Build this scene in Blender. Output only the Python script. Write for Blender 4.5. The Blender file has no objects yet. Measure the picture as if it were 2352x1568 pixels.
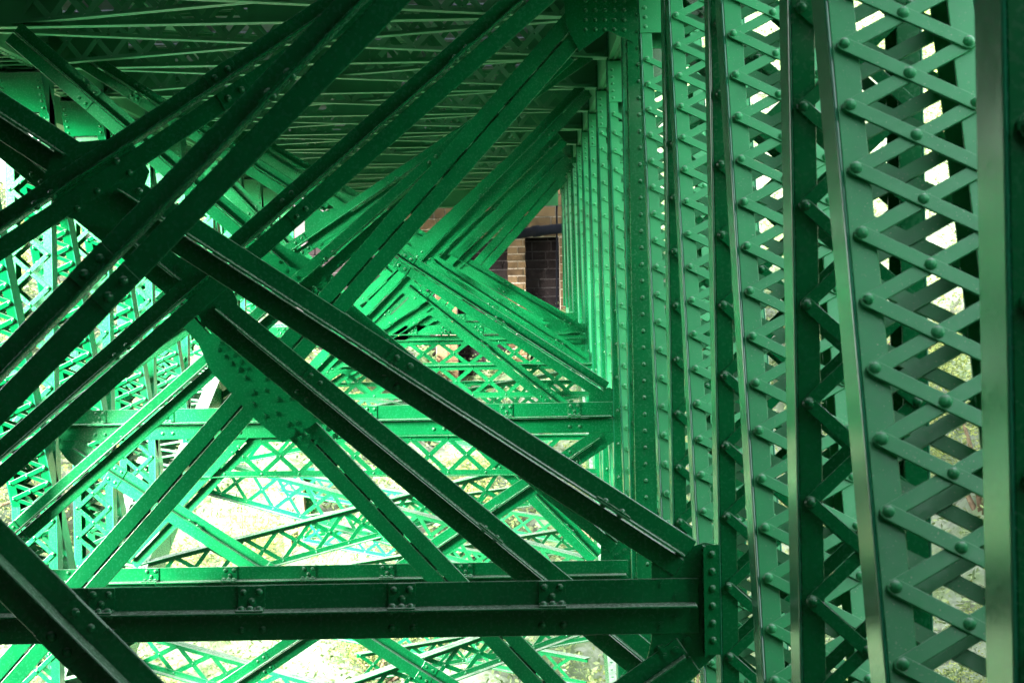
import bpy, math, random
from mathutils import Vector, Matrix
import numpy as np
random.seed(7); np.random.seed(7)
sc = bpy.context.scene
COL = sc.collection
R = math.radians

# ------------------------------------------------------------------ camera, world, sun, exposure
ROLL = R(1.05)
VPX, VPY = 1192.0, 705.0          # vanishing point of the bridge axis in a 2352 x 1568 picture
KY = 4.7                          # metres of depth per unit d ; 1000 px = 1 m across at d = 1
cam_d = bpy.data.cameras.new('camera'); cam = bpy.data.objects.new('camera', cam_d); COL.objects.link(cam)
cam_d.sensor_width = 36.0; cam_d.lens = 36.0 * KY * 1000 / 2352
cam_d.shift_x = (1176 - VPX) / 2352; cam_d.shift_y = (VPY - 784) / 2352
cam_d.clip_start = 0.05; cam_d.clip_end = 2000
cr = Vector((math.cos(ROLL), 0, -math.sin(ROLL))); cu = Vector((math.sin(ROLL), 0, math.cos(ROLL))); cb = Vector((0, -1, 0))
cam.matrix_world = Matrix(((cr.x, cu.x, cb.x, 0), (cr.y, cu.y, cb.y, 0), (cr.z, cu.z, cb.z, 0), (0, 0, 0, 1)))
cam_d.dof.use_dof = True; cam_d.dof.focus_distance = 19.0; cam_d.dof.aperture_fstop = 9.0
sc.camera = cam
sc.render.resolution_x, sc.render.resolution_y = 1024, 682

SUN_EL, SUN_AZ = R(15), R(-144)     # azimuth measured from +Y (along the bridge) towards +X
w = bpy.data.worlds.new('World'); sc.world = w; w.use_nodes = True
nt = w.node_tree; nt.nodes.clear()
sky = nt.nodes.new('ShaderNodeTexSky'); sky.sky_type = 'NISHITA'; sky.sun_disc = False
sky.sun_elevation = SUN_EL; sky.sun_rotation = SUN_AZ; sky.air_density = 1.2; sky.dust_density = 2.5
bg = nt.nodes.new('ShaderNodeBackground'); bg.inputs['Strength'].default_value = 0.15
wo = nt.nodes.new('ShaderNodeOutputWorld')
hs = nt.nodes.new('ShaderNodeHueSaturation'); hs.inputs['Saturation'].default_value = 0.3
nt.links.new(sky.outputs[0], hs.inputs['Color']); nt.links.new(hs.outputs[0], bg.inputs[0]); nt.links.new(bg.outputs[0], wo.inputs[0])
sl = bpy.data.lights.new('sun', 'SUN'); sl.energy = 5.0; sl.angle = R(18); sl.color = (1, 0.97, 0.92)
so = bpy.data.objects.new('sun', sl); COL.objects.link(so)
sdir = Vector((math.sin(SUN_AZ) * math.cos(SUN_EL), math.cos(SUN_AZ) * math.cos(SUN_EL), math.sin(SUN_EL)))
so.rotation_euler = sdir.to_track_quat('Z', 'Y').to_euler(); so.location = (-20, 20, 40)
sc.view_settings.view_transform = 'Standard'; sc.view_settings.look = 'None'
sc.view_settings.exposure = 3.62; sc.view_settings.gamma = 1.0
sc.cycles.max_bounces = 8; sc.cycles.diffuse_bounces = 5; sc.cycles.glossy_bounces = 3

# ------------------------------------------------------------------ materials
def nodes(name):
    m = bpy.data.materials.new(name); m.use_nodes = True
    t = m.node_tree; b = t.nodes['Principled BSDF']
    return m, t, b
def N(t, kind, **kw):
    n = t.nodes.new(kind)
    for k, v in kw.items():
        if k in n.inputs: n.inputs[k].default_value = v
        else: setattr(n, k, v)
    return n
def ramp(t, stops):
    n = t.nodes.new('ShaderNodeValToRGB'); e = n.color_ramp.elements
    while len(e) < len(stops): e.new(0.5)
    for el, (p, c) in zip(e, stops): el.position = p; el.color = (*c, 1)
    return n
def mix(t, fac, a, b, mode='MIX'):
    n = t.nodes.new('ShaderNodeMix'); n.data_type = 'RGBA'; n.blend_type = mode
    for sck, v in ((n.inputs[0], fac), (n.inputs[6], a), (n.inputs[7], b)):
        if hasattr(v, 'is_output'): t.links.new(v, sck)
        elif isinstance(v, (int, float)): sck.default_value = v
        else: sck.default_value = (*v, 1)
    return n.outputs[2]

def paint(name, base, rough=0.42, dust=0.0, spec=0.4, bump=0.02):
    m, t, b = nodes(name); L = t.links
    tc = N(t, 'ShaderNodeTexCoord'); geo = N(t, 'ShaderNodeNewGeometry')
    n1 = N(t, 'ShaderNodeTexNoise', Scale=2.3, Detail=4.0); L.new(geo.outputs['Position'], n1.inputs['Vector'])
    n2 = N(t, 'ShaderNodeTexNoise', Scale=55.0, Detail=3.0); L.new(geo.outputs['Position'], n2.inputs['Vector'])
    r1 = ramp(t, [(0.3, tuple(c * 0.82 for c in base)), (0.7, tuple(c * 1.15 for c in base))]); L.new(n1.outputs[0], r1.inputs[0])
    # tiny pale specks of lichen and dirt
    n3 = N(t, 'ShaderNodeTexNoise', Scale=150.0, Detail=2.0); L.new(geo.outputs['Position'], n3.inputs['Vector'])
    r3 = ramp(t, [(0.80 - dust * 0.22, (0, 0, 0)), (0.83 - dust * 0.22, (0.8, 0.8, 0.8))]); L.new(n3.outputs[0], r3.inputs[0])
    col = mix(t, r3.outputs[0], r1.outputs[0], (0.42, 0.5, 0.38))
    # dark grime patches
    n4 = N(t, 'ShaderNodeTexNoise', Scale=7.0, Detail=6.0); L.new(geo.outputs['Position'], n4.inputs['Vector'])
    r4 = ramp(t, [(0.60, (0, 0, 0)), (0.85, (0.4, 0.4, 0.4))]); L.new(n4.outputs[0], r4.inputs[0])
    col = mix(t, r4.outputs[0], col, tuple(c * 0.45 + 0.004 for c in base))
    if dust:
        n5 = N(t, 'ShaderNodeTexNoise', Scale=30.0, Detail=5.0); L.new(geo.outputs['Position'], n5.inputs['Vector'])
        r5 = ramp(t, [(0.3, (0.0,) * 3), (0.8, (dust,) * 3)]); L.new(n5.outputs[0], r5.inputs[0])
        col = mix(t, r5.outputs[0], col, (0.055, 0.31, 0.13))
    # settled dust plus painted-in sky sheen on ledges and other upward faces
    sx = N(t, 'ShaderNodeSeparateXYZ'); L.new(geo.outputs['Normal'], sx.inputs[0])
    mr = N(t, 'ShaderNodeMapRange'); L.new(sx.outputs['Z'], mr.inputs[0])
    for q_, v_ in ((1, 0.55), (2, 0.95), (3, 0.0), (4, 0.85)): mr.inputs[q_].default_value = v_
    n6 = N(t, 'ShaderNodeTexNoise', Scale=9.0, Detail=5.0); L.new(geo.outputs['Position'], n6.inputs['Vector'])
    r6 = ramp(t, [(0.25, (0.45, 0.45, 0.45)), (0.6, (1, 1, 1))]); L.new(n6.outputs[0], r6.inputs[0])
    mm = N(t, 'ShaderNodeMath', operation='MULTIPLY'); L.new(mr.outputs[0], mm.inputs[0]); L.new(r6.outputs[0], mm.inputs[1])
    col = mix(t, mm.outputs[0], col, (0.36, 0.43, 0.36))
    L.new(col, b.inputs['Base Color'])
    rr = ramp(t, [(0.3, (rough - 0.08,) * 3), (0.7, (rough + 0.06,) * 3)]); L.new(n2.outputs[0], rr.inputs[0]); L.new(rr.outputs[0], b.inputs['Roughness'])
    b.inputs['Specular IOR Level'].default_value = spec
    bp = N(t, 'ShaderNodeBump', Strength=bump, Distance=0.004); L.new(n2.outputs[0], bp.inputs['Height']); L.new(bp.outputs[0], b.inputs['Normal'])
    return m
M = {}
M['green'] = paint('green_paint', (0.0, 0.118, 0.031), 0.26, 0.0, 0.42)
M['dusty_skylit'] = paint('dusty_skylit_green_paint', (0.024, 0.31, 0.10), 0.40, 0.5, 0.35)  # real dust, with the base also lightened to paint in caught skylight
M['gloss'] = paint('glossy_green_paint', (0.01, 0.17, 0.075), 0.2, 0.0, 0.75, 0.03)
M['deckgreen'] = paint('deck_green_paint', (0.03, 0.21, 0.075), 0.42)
M['brown'] = paint('brown_paint', (0.19, 0.14, 0.085), 0.7)  # plain brown coat for the tower legs
def simple(name, c, rough=0.8, scale=6.0, var=0.35, bump=0.3, spec=0.12):
    m, t, b = nodes(name); L = t.links
    geo = N(t, 'ShaderNodeNewGeometry')
    n1 = N(t, 'ShaderNodeTexNoise', Scale=scale, Detail=7.0); L.new(geo.outputs['Position'], n1.inputs['Vector'])
    r1 = ramp(t, [(0.28, tuple(x * (1 - var) for x in c)), (0.72, tuple(min(1, x * (1 + var)) for x in c))]); L.new(n1.outputs[0], r1.inputs[0])
    L.new(r1.outputs[0], b.inputs['Base Color']); b.inputs['Roughness'].default_value = rough; b.inputs['Specular IOR Level'].default_value = spec
    bp = N(t, 'ShaderNodeBump', Strength=bump, Distance=0.02); L.new(n1.outputs[0], bp.inputs['Height']); L.new(bp.outputs[0], b.inputs['Normal'])
    return m
M['deck'] = simple('galvanised_deck', (0.10, 0.12, 0.13), 0.55, 3.0)
M['pipe'] = simple('black_pipe', (0.004, 0.005, 0.010), 0.75, 5.0)
M['concrete'] = simple('unseen_dark_wall', (0.035, 0.035, 0.03), 0.9, 1.5)
def leafmat(name, c1, c2):
    m, t, b = nodes(name); L = t.links
    geo = N(t, 'ShaderNodeNewGeometry'); oi = N(t, 'ShaderNodeObjectInfo')
    n1 = N(t, 'ShaderNodeTexNoise', Scale=0.45, Detail=5.0); L.new(geo.outputs['Position'], n1.inputs['Vector'])
    ad = N(t, 'ShaderNodeMath', operation='MULTIPLY_ADD'); L.new(geo.outputs['Random Per Island'], ad.inputs[0]); ad.inputs[1].default_value = 0.5
    sb = N(t, 'ShaderNodeMath', operation='SUBTRACT'); L.new(n1.outputs[0], sb.inputs[0]); sb.inputs[1].default_value = 0.25
    L.new(sb.outputs[0], ad.inputs[2])
    r1 = ramp(t, [(0.1, c1), (0.8, c2)]); L.new(ad.outputs[0], r1.inputs[0])
    L.new(r1.outputs[0], b.inputs['Base Color']); b.inputs['Roughness'].default_value = 0.6
    b.inputs['Transmission Weight'].default_value = 0.0
    tr = N(t, 'ShaderNodeBsdfTranslucent'); L.new(r1.outputs[0], tr.inputs['Color'])
    ms = N(t, 'ShaderNodeMixShader'); ms.inputs[0].default_value = 0.35
    L.new(b.outputs[0], ms.inputs[1]); L.new(tr.outputs[0], ms.inputs[2])
    L.new(ms.outputs[0], t.nodes['Material Output'].inputs[0])
    return m
M['leaf'] = leafmat('bank_leaves', (0.022, 0.06, 0.012), (0.25, 0.33, 0.14))
M['bush'] = leafmat('bush_leaves', (0.07, 0.12, 0.02), (0.32, 0.37, 0.11))
M['bark'] = simple('bark', (0.12, 0.09, 0.06), 0.9, 9)
def ground_mat():
    m, t, b = nodes('bank_soil'); L = t.links
    geo = N(t, 'ShaderNodeNewGeometry')
    n1 = N(t, 'ShaderNodeTexNoise', Scale=0.5, Detail=9.0, Roughness=0.7); L.new(geo.outputs['Position'], n1.inputs['Vector'])
    r1 = ramp(t, [(0.36, (0.04, 0.05, 0.03)), (0.46, (0.13, 0.165, 0.12)), (0.56, (0.07, 0.115, 0.045)), (0.68, (0.22, 0.245, 0.21))]); L.new(n1.outputs[0], r1.inputs[0])
    L.new(r1.outputs[0], b.inputs['Base Color']); b.inputs['Roughness'].default_value = 0.95
    bp = N(t, 'ShaderNodeBump', Strength=0.8, Distance=0.2); L.new(n1.outputs[0], bp.inputs['Height']); L.new(bp.outputs[0], b.inputs['Normal'])
    return m
M['ground'] = ground_mat()
def stone_mat(name, c1, c2, mortar):
    m, t, b = nodes(name); L = t.links
    geo = N(t, 'ShaderNodeNewGeometry')
    oi = N(t, 'ShaderNodeNewGeometry')
    n1 = N(t, 'ShaderNodeTexNoise', Scale=5.0, Detail=8.0); L.new(geo.outputs['Position'], n1.inputs['Vector'])
    a = N(t, 'ShaderNodeMath', operation='MULTIPLY_ADD'); L.new(geo.outputs['Random Per Island'], a.inputs[0]); a.inputs[1].default_value = 0.6; L.new(n1.outputs[0], a.inputs[2])
    r1 = ramp(t, [(0.35, c1), (1.0, c2)]); L.new(a.outputs[0], r1.inputs[0])
    L.new(r1.outputs[0], b.inputs['Base Color']); b.inputs['Roughness'].default_value = 0.9; b.inputs['Specular IOR Level'].default_value = 0.1
    bp = N(t, 'ShaderNodeBump', Strength=0.7, Distance=0.03); L.new(n1.outputs[0], bp.inputs['Height']); L.new(bp.outputs[0], b.inputs['Normal'])
    return m
M['tan'] = stone_mat('tan_sandstone', (0.035, 0.022, 0.012), (0.12, 0.08, 0.042), None)
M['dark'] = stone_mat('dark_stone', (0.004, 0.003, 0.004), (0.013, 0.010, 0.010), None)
M['mortar'] = simple('pale_mortar', (0.30, 0.27, 0.23), 0.95, 20)
M['darkmortar'] = simple('grey_mortar', (0.05, 0.047, 0.047), 0.95, 20)

# ------------------------------------------------------------------ mesh helpers
class MB:
    def __init__(s): s.v = []; s.f = []; s.sm = []
    def box(s, o, a, b, c, ra, rb, rc):
        i = len(s.v)
        for x in ra:
            for y in rb:
                for z in rc: s.v.append(o + a * x + b * y + c * z)
        s.f += [(i, i+1, i+3, i+2), (i+4, i+6, i+7, i+5), (i, i+4, i+5, i+1), (i+2, i+3, i+7, i+6), (i, i+2, i+6, i+4), (i+1, i+5, i+7, i+3)]
    def prism(s, o, a, b, c, poly, rc):
        i = len(s.v); n = len(poly)
        for z in rc:
            for (x, y) in poly: s.v.append(o + a * x + b * y + c * z)
        s.f.append(tuple(range(i, i + n))[::-1]); s.f.append(tuple(range(i + n, i + 2 * n)))
        for k in range(n): s.f.append((i + k, i + (k+1) % n, i + n + (k+1) % n, i + n + k))
    def bar(s, p, q, wv, nv, half, n0, n1, seg=5):   # flat bar with rounded ends, from p to q, width along wv, thickness along nv
        d = q - p; ln = d.length; t = d / ln
        poly = []
        for k in range(seg + 1):
            a = math.pi / 2 - math.pi * k / seg; poly.append((ln + half * math.cos(a), half * math.sin(a)))
        for k in range(seg + 1):
            a = math.pi / 2 + math.pi * k / seg; poly.append((half * math.cos(a) , -half * math.sin(a) * -1))
        poly2 = [(x, y) for x, y in poly[:seg + 1]] + [(half * math.cos(-math.pi/2 - math.pi * k / seg), half * math.sin(-math.pi/2 - math.pi * k / seg)) for k in range(seg + 1)]
        s.prism(p, t, wv, nv, poly2, (n0, n1))
    def rivet(s, o, n, r=0.02, h=0.017, seg=8):
        a = n.orthogonal().normalized(); b = n.cross(a); i = len(s.v)
        for (rr, hh) in ((1, 0), (0.80, 0.62), (0.42, 0.93)):
            for k in range(seg):
                t = 2 * math.pi * k / seg; s.v.append(o + (a * math.cos(t) + b * math.sin(t)) * (r * rr) + n * (h * hh))
        s.v.append(o + n * h)
        for j in range(2):
            for k in range(seg):
                k2 = (k + 1) % seg; s.f.append((i + j*seg + k, i + j*seg + k2, i + (j+1)*seg + k2, i + (j+1)*seg + k)); s.sm.append(len(s.f) - 1)
        for k in range(seg): s.f.append((i + 2*seg + k, i + 2*seg + (k+1) % seg, i + 3*seg)); s.sm.append(len(s.f) - 1)
    def bolt(s, o, n, r=0.02, h=0.02):
        a = n.orthogonal().normalized(); b = n.cross(a)
        rot = random.random()
        ring = lambda m, q: [(q * math.cos(rot + 2*math.pi*k/m), q * math.sin(rot + 2*math.pi*k/m)) for k in range(m)]
        s.prism(o, a, b, n, ring(12, r * 1.15), (0, h * 0.25))
        s.prism(o, a, b, n, ring(6, r), (h * 0.25, h)); s.prism(o, a, b, n, ring(8, r * 0.5), (h, h * 1.35))
    def tube(s, pts, r, seg=12, cap=True):
        i0 = len(s.v); n = len(pts)
        for j, p in enumerate(pts):
            t = (pts[min(j+1, n-1)] - pts[max(j-1, 0)]).normalized()
            a = t.orthogonal().normalized() if j == 0 else (a - t * a.dot(t)).normalized(); b = t.cross(a)
            rr = r[j] if isinstance(r, (list, tuple)) else r
            for k in range(seg):
                th = 2*math.pi*k/seg; s.v.append(p + (a*math.cos(th) + b*math.sin(th)) * rr)
        for j in range(n - 1):
            for k in range(seg):
                k2 = (k+1) % seg; s.f.append((i0+j*seg+k, i0+j*seg+k2, i0+(j+1)*seg+k2, i0+(j+1)*seg+k)); s.sm.append(len(s.f)-1)
        if cap:
            s.f.append(tuple(range(i0, i0+seg))[::-1]); s.f.append(tuple(range(i0+(n-1)*seg, i0+n*seg)))
    def build(s, name, mat, parent=None, base=Vector((0, 0, 0)), bev=0.0):
        if not s.v: return None
        me = bpy.data.meshes.new(name)
        me.from_pydata([tuple(v - base) for v in s.v], [], s.f)
        if s.sm:
            fl = np.zeros(len(s.f), dtype=bool); fl[s.sm] = True; me.polygons.foreach_set('use_smooth', fl)
        me.materials.append(mat)
        me.update()
        o = bpy.data.objects.new(name, me); COL.objects.link(o)
        if parent is not None: o.parent = parent
        else: o.location = base
        if bev:
            bm_ = o.modifiers.new('bevel', 'BEVEL'); bm_.width = bev; bm_.segments = 2; bm_.limit_method = 'ANGLE'; bm_.harden_normals = False
        return o
RIV = {}
def hard(kind, o, n, parent, base, mat):
    key = (kind, mat.name)
    if key not in RIV:
        m = MB()
        if kind == 'bolt': m.bolt(Vector((0, 0, 0)), Z, 0.0235, 0.021)
        else: m.rivet(Vector((0, 0, 0)), Z, 0.0205, 0.0185, 10)
        me = bpy.data.meshes.new(kind); me.from_pydata([tuple(v) for v in m.v], [], m.f)
        if m.sm:
            fl = np.zeros(len(m.f), dtype=bool); fl[m.sm] = True; me.polygons.foreach_set('use_smooth', fl)
        me.materials.append(mat); RIV[key] = me
    r = bpy.data.objects.new(kind, RIV[key]); COL.objects.link(r); r.parent = parent
    q = n.to_track_quat('Z', 'Y') @ Matrix.Rotation(random.random() * 6.28, 3, 'Z').to_quaternion()
    sc_ = random.uniform(0.9, 1.06)
    r.matrix_local = Matrix.Translation(o - base) @ q.to_matrix().to_4x4() @ Matrix.Diagonal((sc_, sc_, random.uniform(0.85, 1.1), 1))
    return r
def thing(name, label, cat, base, group=None):
    o = bpy.data.objects.new(name, None); COL.objects.link(o); o.location = base; o.empty_display_size = 0.2
    o['label'] = label; o['category'] = cat
    if group: o['group'] = group
    return o
def tag(o, label, cat, group=None):
    o['label'] = label; o['category'] = cat
    if group: o['group'] = group
    return o
X = Vector((1, 0, 0)); Y = Vector((0, 1, 0)); Z = Vector((0, 0, 1))
def P(px, py, d):           # a point on the cross plane at depth d
    u, v = px - VPX, VPY - py
    return Vector(((u*math.cos(ROLL) + v*math.sin(ROLL)) * d / 1000, KY * d, (-u*math.sin(ROLL) + v*math.cos(ROLL)) * d / 1000))
ORD = ['nearest', 'second', 'third', 'fourth', 'fifth', 'sixth', 'seventh', 'eighth', 'ninth', 'tenth', 'eleventh', 'twelfth', 'thirteenth', 'fourteenth', 'fifteenth', 'sixteenth', 'seventeenth', 'eighteenth']

# ------------------------------------------------------------------ bridge layout (from a survey of the photograph, in metres)
XR, XL = 1.0, -5.05                # inner faces of the right and the left truss
ZT = 2.66                          # underside of the deck framing
BENT = [0.893, 1.587, 2.232, 2.907, 3.80, 4.03, 4.72, 5.37, 6.00, 6.62, 7.22, 7.80, 8.02, 8.62, 9.22, 9.80]
HEAVY = (4, 11)
RIBD = [3.6, 4.8, 5.4, 6.05, 7.18, 8.2, 9.5, 11.0]; RIBZ = [-7.9, -5.0, -3.85, -2.69, -1.04, -0.45, -0.30, -0.30]
def ribz(d): return float(np.interp(d, RIBD, RIBZ))
def PR(px, py):             # point where the sight line meets the sloping plane of the bottom chords
    best = None
    for d in np.arange(4.2, 10.5, 0.01):
        q = P(px, py, d); e = abs(q.z - ribz(d))
        if best is None or e < best[0]: best = (e, q)
    return best[1]

# ------------------------------------------------------------------ laced members (posts and diagonals of the two trusses)
W, DP, FL, TH = 0.49, 0.25, 0.095, 0.012
def laced(name, label, cat, group, top, bot, sx, pitch, mat, fine, tie=0.0, zvis=None):
    """box member: two channels tied by crossed lacing bars on both faces; top / bot lie on the inner front corner line"""
    t = (top - bot).normalized(); ln = (top - bot).length; n = X.cross(t).normalized(); x = X * sx
    base = bot.copy(); e = thing(name, label, cat, base, group)
    for (x0, x1, s) in ((0, W, 1), (W, 0, -1)):
        m = MB()
        xr = (0, TH) if s == 1 else (W - TH, W)
        m.box(bot, x, n, t, xr, (-DP, 0), (0, ln)); m.build('channel', M['gloss'], e, base, 0.006 if fine else 0); m = MB()
        lo, hi = (TH, FL) if s == 1 else (W - FL, W - TH)
        m.box(bot, x, n, t, (lo, hi), (-TH, 0), (0, ln)); m.box(bot, x, n, t, (lo, hi), (-DP, -DP + TH), (0, ln))
        m.build('flange_angles', mat, e, base, 0.003 if fine else 0)
    xl, xr_ = FL * 0.5, W - FL * 0.5
    k = 0; s0 = 0.15; ss = []
    top_lim = ln - tie - 0.05
    while s0 + pitch < top_lim: ss.append(s0); s0 += pitch
    back = MB(); front = MB(); riv = MB()
    for s0 in ss:
        pts = []
        for dirn in (0, 1):
            a = bot + x * xl + t * (s0 + (pitch if dirn == 0 else 0)); b = bot + x * xr_ + t * (s0 + (0 if dirn == 0 else pitch))
            nn = (0.011, 0.022) if dirn == 0 else (0.0005, 0.011)
            wv = n.cross((b - a).normalized())
            if fine:
                m = MB(); m.bar(a, b, wv, n, 0.0245, *nn); bo = m.build('lacing_bar', mat, e, base, 0.0025)
                if dirn == 0:
                    for q in (a, (a + b) / 2, b): hard('rivet', q + n * nn[1], n, bo, base, mat)
            else:
                front.bar(a, b, wv, n, 0.0245, *nn, seg=3)
                if dirn == 0:
                    for q in (a, (a + b) / 2, b): front.rivet(q + n * nn[1], n, 0.02, 0.017, 6)
            back.bar(a - n * DP, b - n * DP, wv, n, 0.0245, -nn[1], -nn[0], seg=3)
    back.build('lacing', mat, e, base)
    front.build('lacing', mat, e, base)
    if tie:
        m = MB(); m.box(bot, x, n, t, (0.004, W - 0.004), (0.0005, 0.011), (ln - tie, ln)); m.box(bot, x, n, t, (0.004, W - 0.004), (-DP - 0.011, -DP - 0.0005), (ln - tie, ln))
        s0 = ln - tie + 0.05
        while s0 < ln - 0.03:
            for q in (xl, xr_): m.rivet(bot + x * q + t * s0 + n * 0.011, n, 0.019, 0.016, 8)
            s0 += 0.085
        m.build('tie_plate', mat, e, base)
    return e

for k, d in enumerate(BENT):
    if k in HEAVY:
        for side, X0 in ((1, XR), (-1, XL)):
            zb = max(ribz(d) + 0.3, -7.0)
            lab = f"plain riveted plate column of the {'near' if k == 4 else 'far'} expansion bent, {'right' if side == 1 else 'left'} side"
            base = Vector((X0, KY * d, zb)); e = thing('plate_column', lab, 'column', base, 'plain plate columns')
            o = base; m = MB(); h = ZT + 0.4 - zb
            m.box(o, X * side, -Y, Z, (0, 0.16), (0, 0.014), (0, h)); fo = m.build('flange', M['green'], e, base)
            m = MB(); m.box(o, X * side, -Y, Z, (0, 0.16), (-0.42, -0.406), (0, h)); m.build('flange', M['green'], e, base)
            m = MB(); m.box(o, X * side, -Y, Z, (0.074, 0.086), (-0.406, 0), (0, h)); m.build('web', M['green'], e, base)
            m = MB(); m.box(o, X * side, -Y, Z, (0.16, 0.172), (-0.09, 0.018), (0, h)); m.box(o, X * side, -Y, Z, (-0.012, 0), (-0.09, 0.018), (0, h)); m.build('edge_angle', M['green'], e, base)
            s0 = 0.1
            while s0 < h: hard('rivet', o + X * side * 0.08 - Y * 0.014 + Z * s0, -Y, fo, base, M['green']); s0 += 0.145
        continue
    zb = max(ribz(d) + 0.3, -5.2)
    laced('laced_post', f'{ORD[k]} upright laced post from the camera in the right-hand truss', 'post', 'laced posts of the right-hand truss',
          Vector((XR, KY*d, ZT + 0.3)), Vector((XR, KY*d, zb)), 1, 0.36, M['green'], k < 5, 0.0 if k < 4 else 0.95)
    if k >= 5:
        laced('laced_post', f'{ORD[k-5]} upright laced post from the camera in the left-hand truss', 'post', 'laced posts of the left-hand truss',
              Vector((XL, KY*d, ZT + 0.3)), Vector((XL, KY*d, zb)), -1, 0.36, M['green'], 5 <= k < 7, 0.95)
for k in range(len(BENT) - 1):
    if k in HEAVY: continue
    d0 = BENT[k]; d1 = BENT[k + 1]
    if k in (3, 10): d1 = BENT[k+2]*0 + d0 + 0.62
    zb = max(ribz(d0), -4.2); zt = 2.62
    if zb > 0: zb = -1
    top = Vector((XR, KY * (d1 - 0.03), zt)); bot = Vector((XR, KY * (d0 + 0.02), zb))
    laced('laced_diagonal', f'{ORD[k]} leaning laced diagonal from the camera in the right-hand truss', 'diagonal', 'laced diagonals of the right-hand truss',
          top, bot, 1, 0.222, M['dusty_skylit'], k < 4, 0.5 if k >= 2 else 0.0)
    if k >= 4:
        da = d0 - 0.08
        zb = -4.0
        for _ in range(30): zb = 0.5 * zb + 0.5 * max(ribz(da + (2.6 - zb) * 0.165) + 0.3, -5.0)
        top = Vector((XL, KY * da, 2.6)); bot = Vector((XL, KY * (da + (2.6 - zb) * 0.165), zb))
        laced('laced_diagonal', f'{ORD[k-5]} leaning laced diagonal from the camera in the left-hand truss', 'diagonal', 'laced diagonals of the left-hand truss',
              top, bot, -1, 0.222, M['green'], False, 0.5)

# ------------------------------------------------------------------ sway bracing: star struts made of two angles
def star(name, label, cat, group, a, b, leg=0.13, batten=1.5, first=0.6, cluster=True, mat=None, fine=True, strut=False):
    mat = mat or M['green']
    if b.x < a.x: a, b = b, a
    t = (b - a).normalized(); ln = (b - a).length; m_ = Vector((-t.z, 0, t.x)); n = -Y
    if m_.z < 0: m_ = -m_
    base = a.copy(); e = thing(name, label, cat, base, group); g = 0.007
    u = MB(); u.box(a, t, m_, n, (0, ln), (g, leg), (-TH, 0)); u.box(a, t, m_, n, (0.02, ln - 0.02), (g, g + 0.013), (0, leg * 0.95))
    up = u.build('upper_angle', mat, e, base, 0.006 if fine else 0)
    l = MB(); l.box(a, t, m_, n, (0, ln), (-leg, -g), (-TH, 0)); l.box(a, t, m_, n, (0.02, ln - 0.02), (-g - 0.013, -g), (-TH - leg * 0.9, -TH))
    lo = l.build('lower_angle', mat, e, base, 0.006 if fine else 0)
    s = first; j = 0; hw = 0.07 if strut else 0.085
    while s < ln - 0.25:
        if j % 2 == 0 or strut:
            pm = MB(); pm.box(a, t, m_, n, (s - hw, s + hw), (g + 0.015, leg - 0.001), (0.0005, 0.016))
            if strut: pm.box(a, t, m_, n, (s - hw, s + hw), (g + 0.0135, g + 0.0235), (0.012, leg * 0.93))
            else: pm.box(a, t, m_, n, (s - hw, s + hw), (-leg + 0.001, -g - 0.002), (0.0005, 0.012))
            rl = []
            if strut:
                for (ds, mm) in ((-0.04, 0.76), (0.04, 0.76), (0.0, 0.42)): rl.append((a + t*(s+ds) + m_*(leg*mm) + n*0.016, n))
                for ds in (-0.046, 0, 0.046): rl.append((a + t*(s+ds) + m_*(g+0.0235) + n*(leg*0.55), m_))
                for ds in (-0.055, 0.055): rl.append((a + t*(s+ds) + m_*(g) + n*(leg*0.55), -m_)); rl.append((a + t*(s+ds) - m_*(leg*0.62), n))
            else:
                for ds in (-0.04, 0.04):
                    rl.append((a + t*(s+ds) + m_*(leg*0.58) + n*0.012, n)); rl.append((a + t*(s+ds) - m_*(leg*0.58) + n*0.012, n))
            if fine:
                po = pm.build('batten_plate', mat, e, base, 0.003)
                for o_, n_ in rl: hard('rivet', o_, n_, po, base, mat)
            else:
                for o_, n_ in rl: pm.rivet(o_, n_, 0.019, 0.016, 6)
                pm.build('batten_plate', mat, e, base)
        elif cluster:
            pm = MB(); pm.box(a, t, m_, n, (s - 0.1, s + 0.1), (g + 0.0135, g + 0.022), (0.004, leg * 0.93))
            for ds in (-0.05, 0.05):
                pm.rivet(a + t*(s+ds) + m_*(g+0.022) + n*(leg*0.6), m_, 0.018, 0.016, 8); pm.rivet(a + t*(s+ds) + m_*g + n*(leg*0.6), -m_, 0.018, 0.016, 8)
            pm.build('leg_splice', mat, e, base)
        s += batten if strut else batten * 0.5; j += 1
    return e
def ext(a, b, f0=0.0, f1=0.0): return a - (b - a) * f0, b + (b - a) * f1
def gapbar(name, label, cat, group, a, b, wd=0.14, mat=None):
    mat = mat or M['green']
    if b.x < a.x: a, b = b, a
    t = (b - a).normalized(); ln = (b - a).length; m_ = Vector((-t.z, 0, t.x)); n = -Y
    if m_.z < 0: m_ = -m_
    base = a.copy(); e = thing(name, label, cat, base, group); g = 0.0085
    for s in (1, -1):
        q = MB(); lo, hi = (g, wd) if s == 1 else (-wd, -g)
        q.box(a, t, m_, n, (0, ln), (lo, hi), (-TH, 0))
        q.box(a, t, m_, n, (0, ln), (g, g + TH) if s == 1 else (-g - TH, -g), (-0.1, -TH))
        q.box(a, t, m_, n, (0, ln), (wd - TH, wd) if s == 1 else (-wd, -wd + TH), (-0.06, -TH))
        q.build('angle', mat, e, base, 0.004)
    s = 0.15; sp = MB()
    while s < ln: sp.box(a, t, m_, n, (s, s + 0.33), (-g, g), (-0.09, -0.06)); sp.box(a, t, m_, n, (s + 0.1, s + 0.17), (-g, g), (-0.05, -0.02)); s += 0.42  # long strips added deep in the slit to darken it; short ones space it
    sp.build('spacers_and_fill', mat, e, base)
    return e
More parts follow.
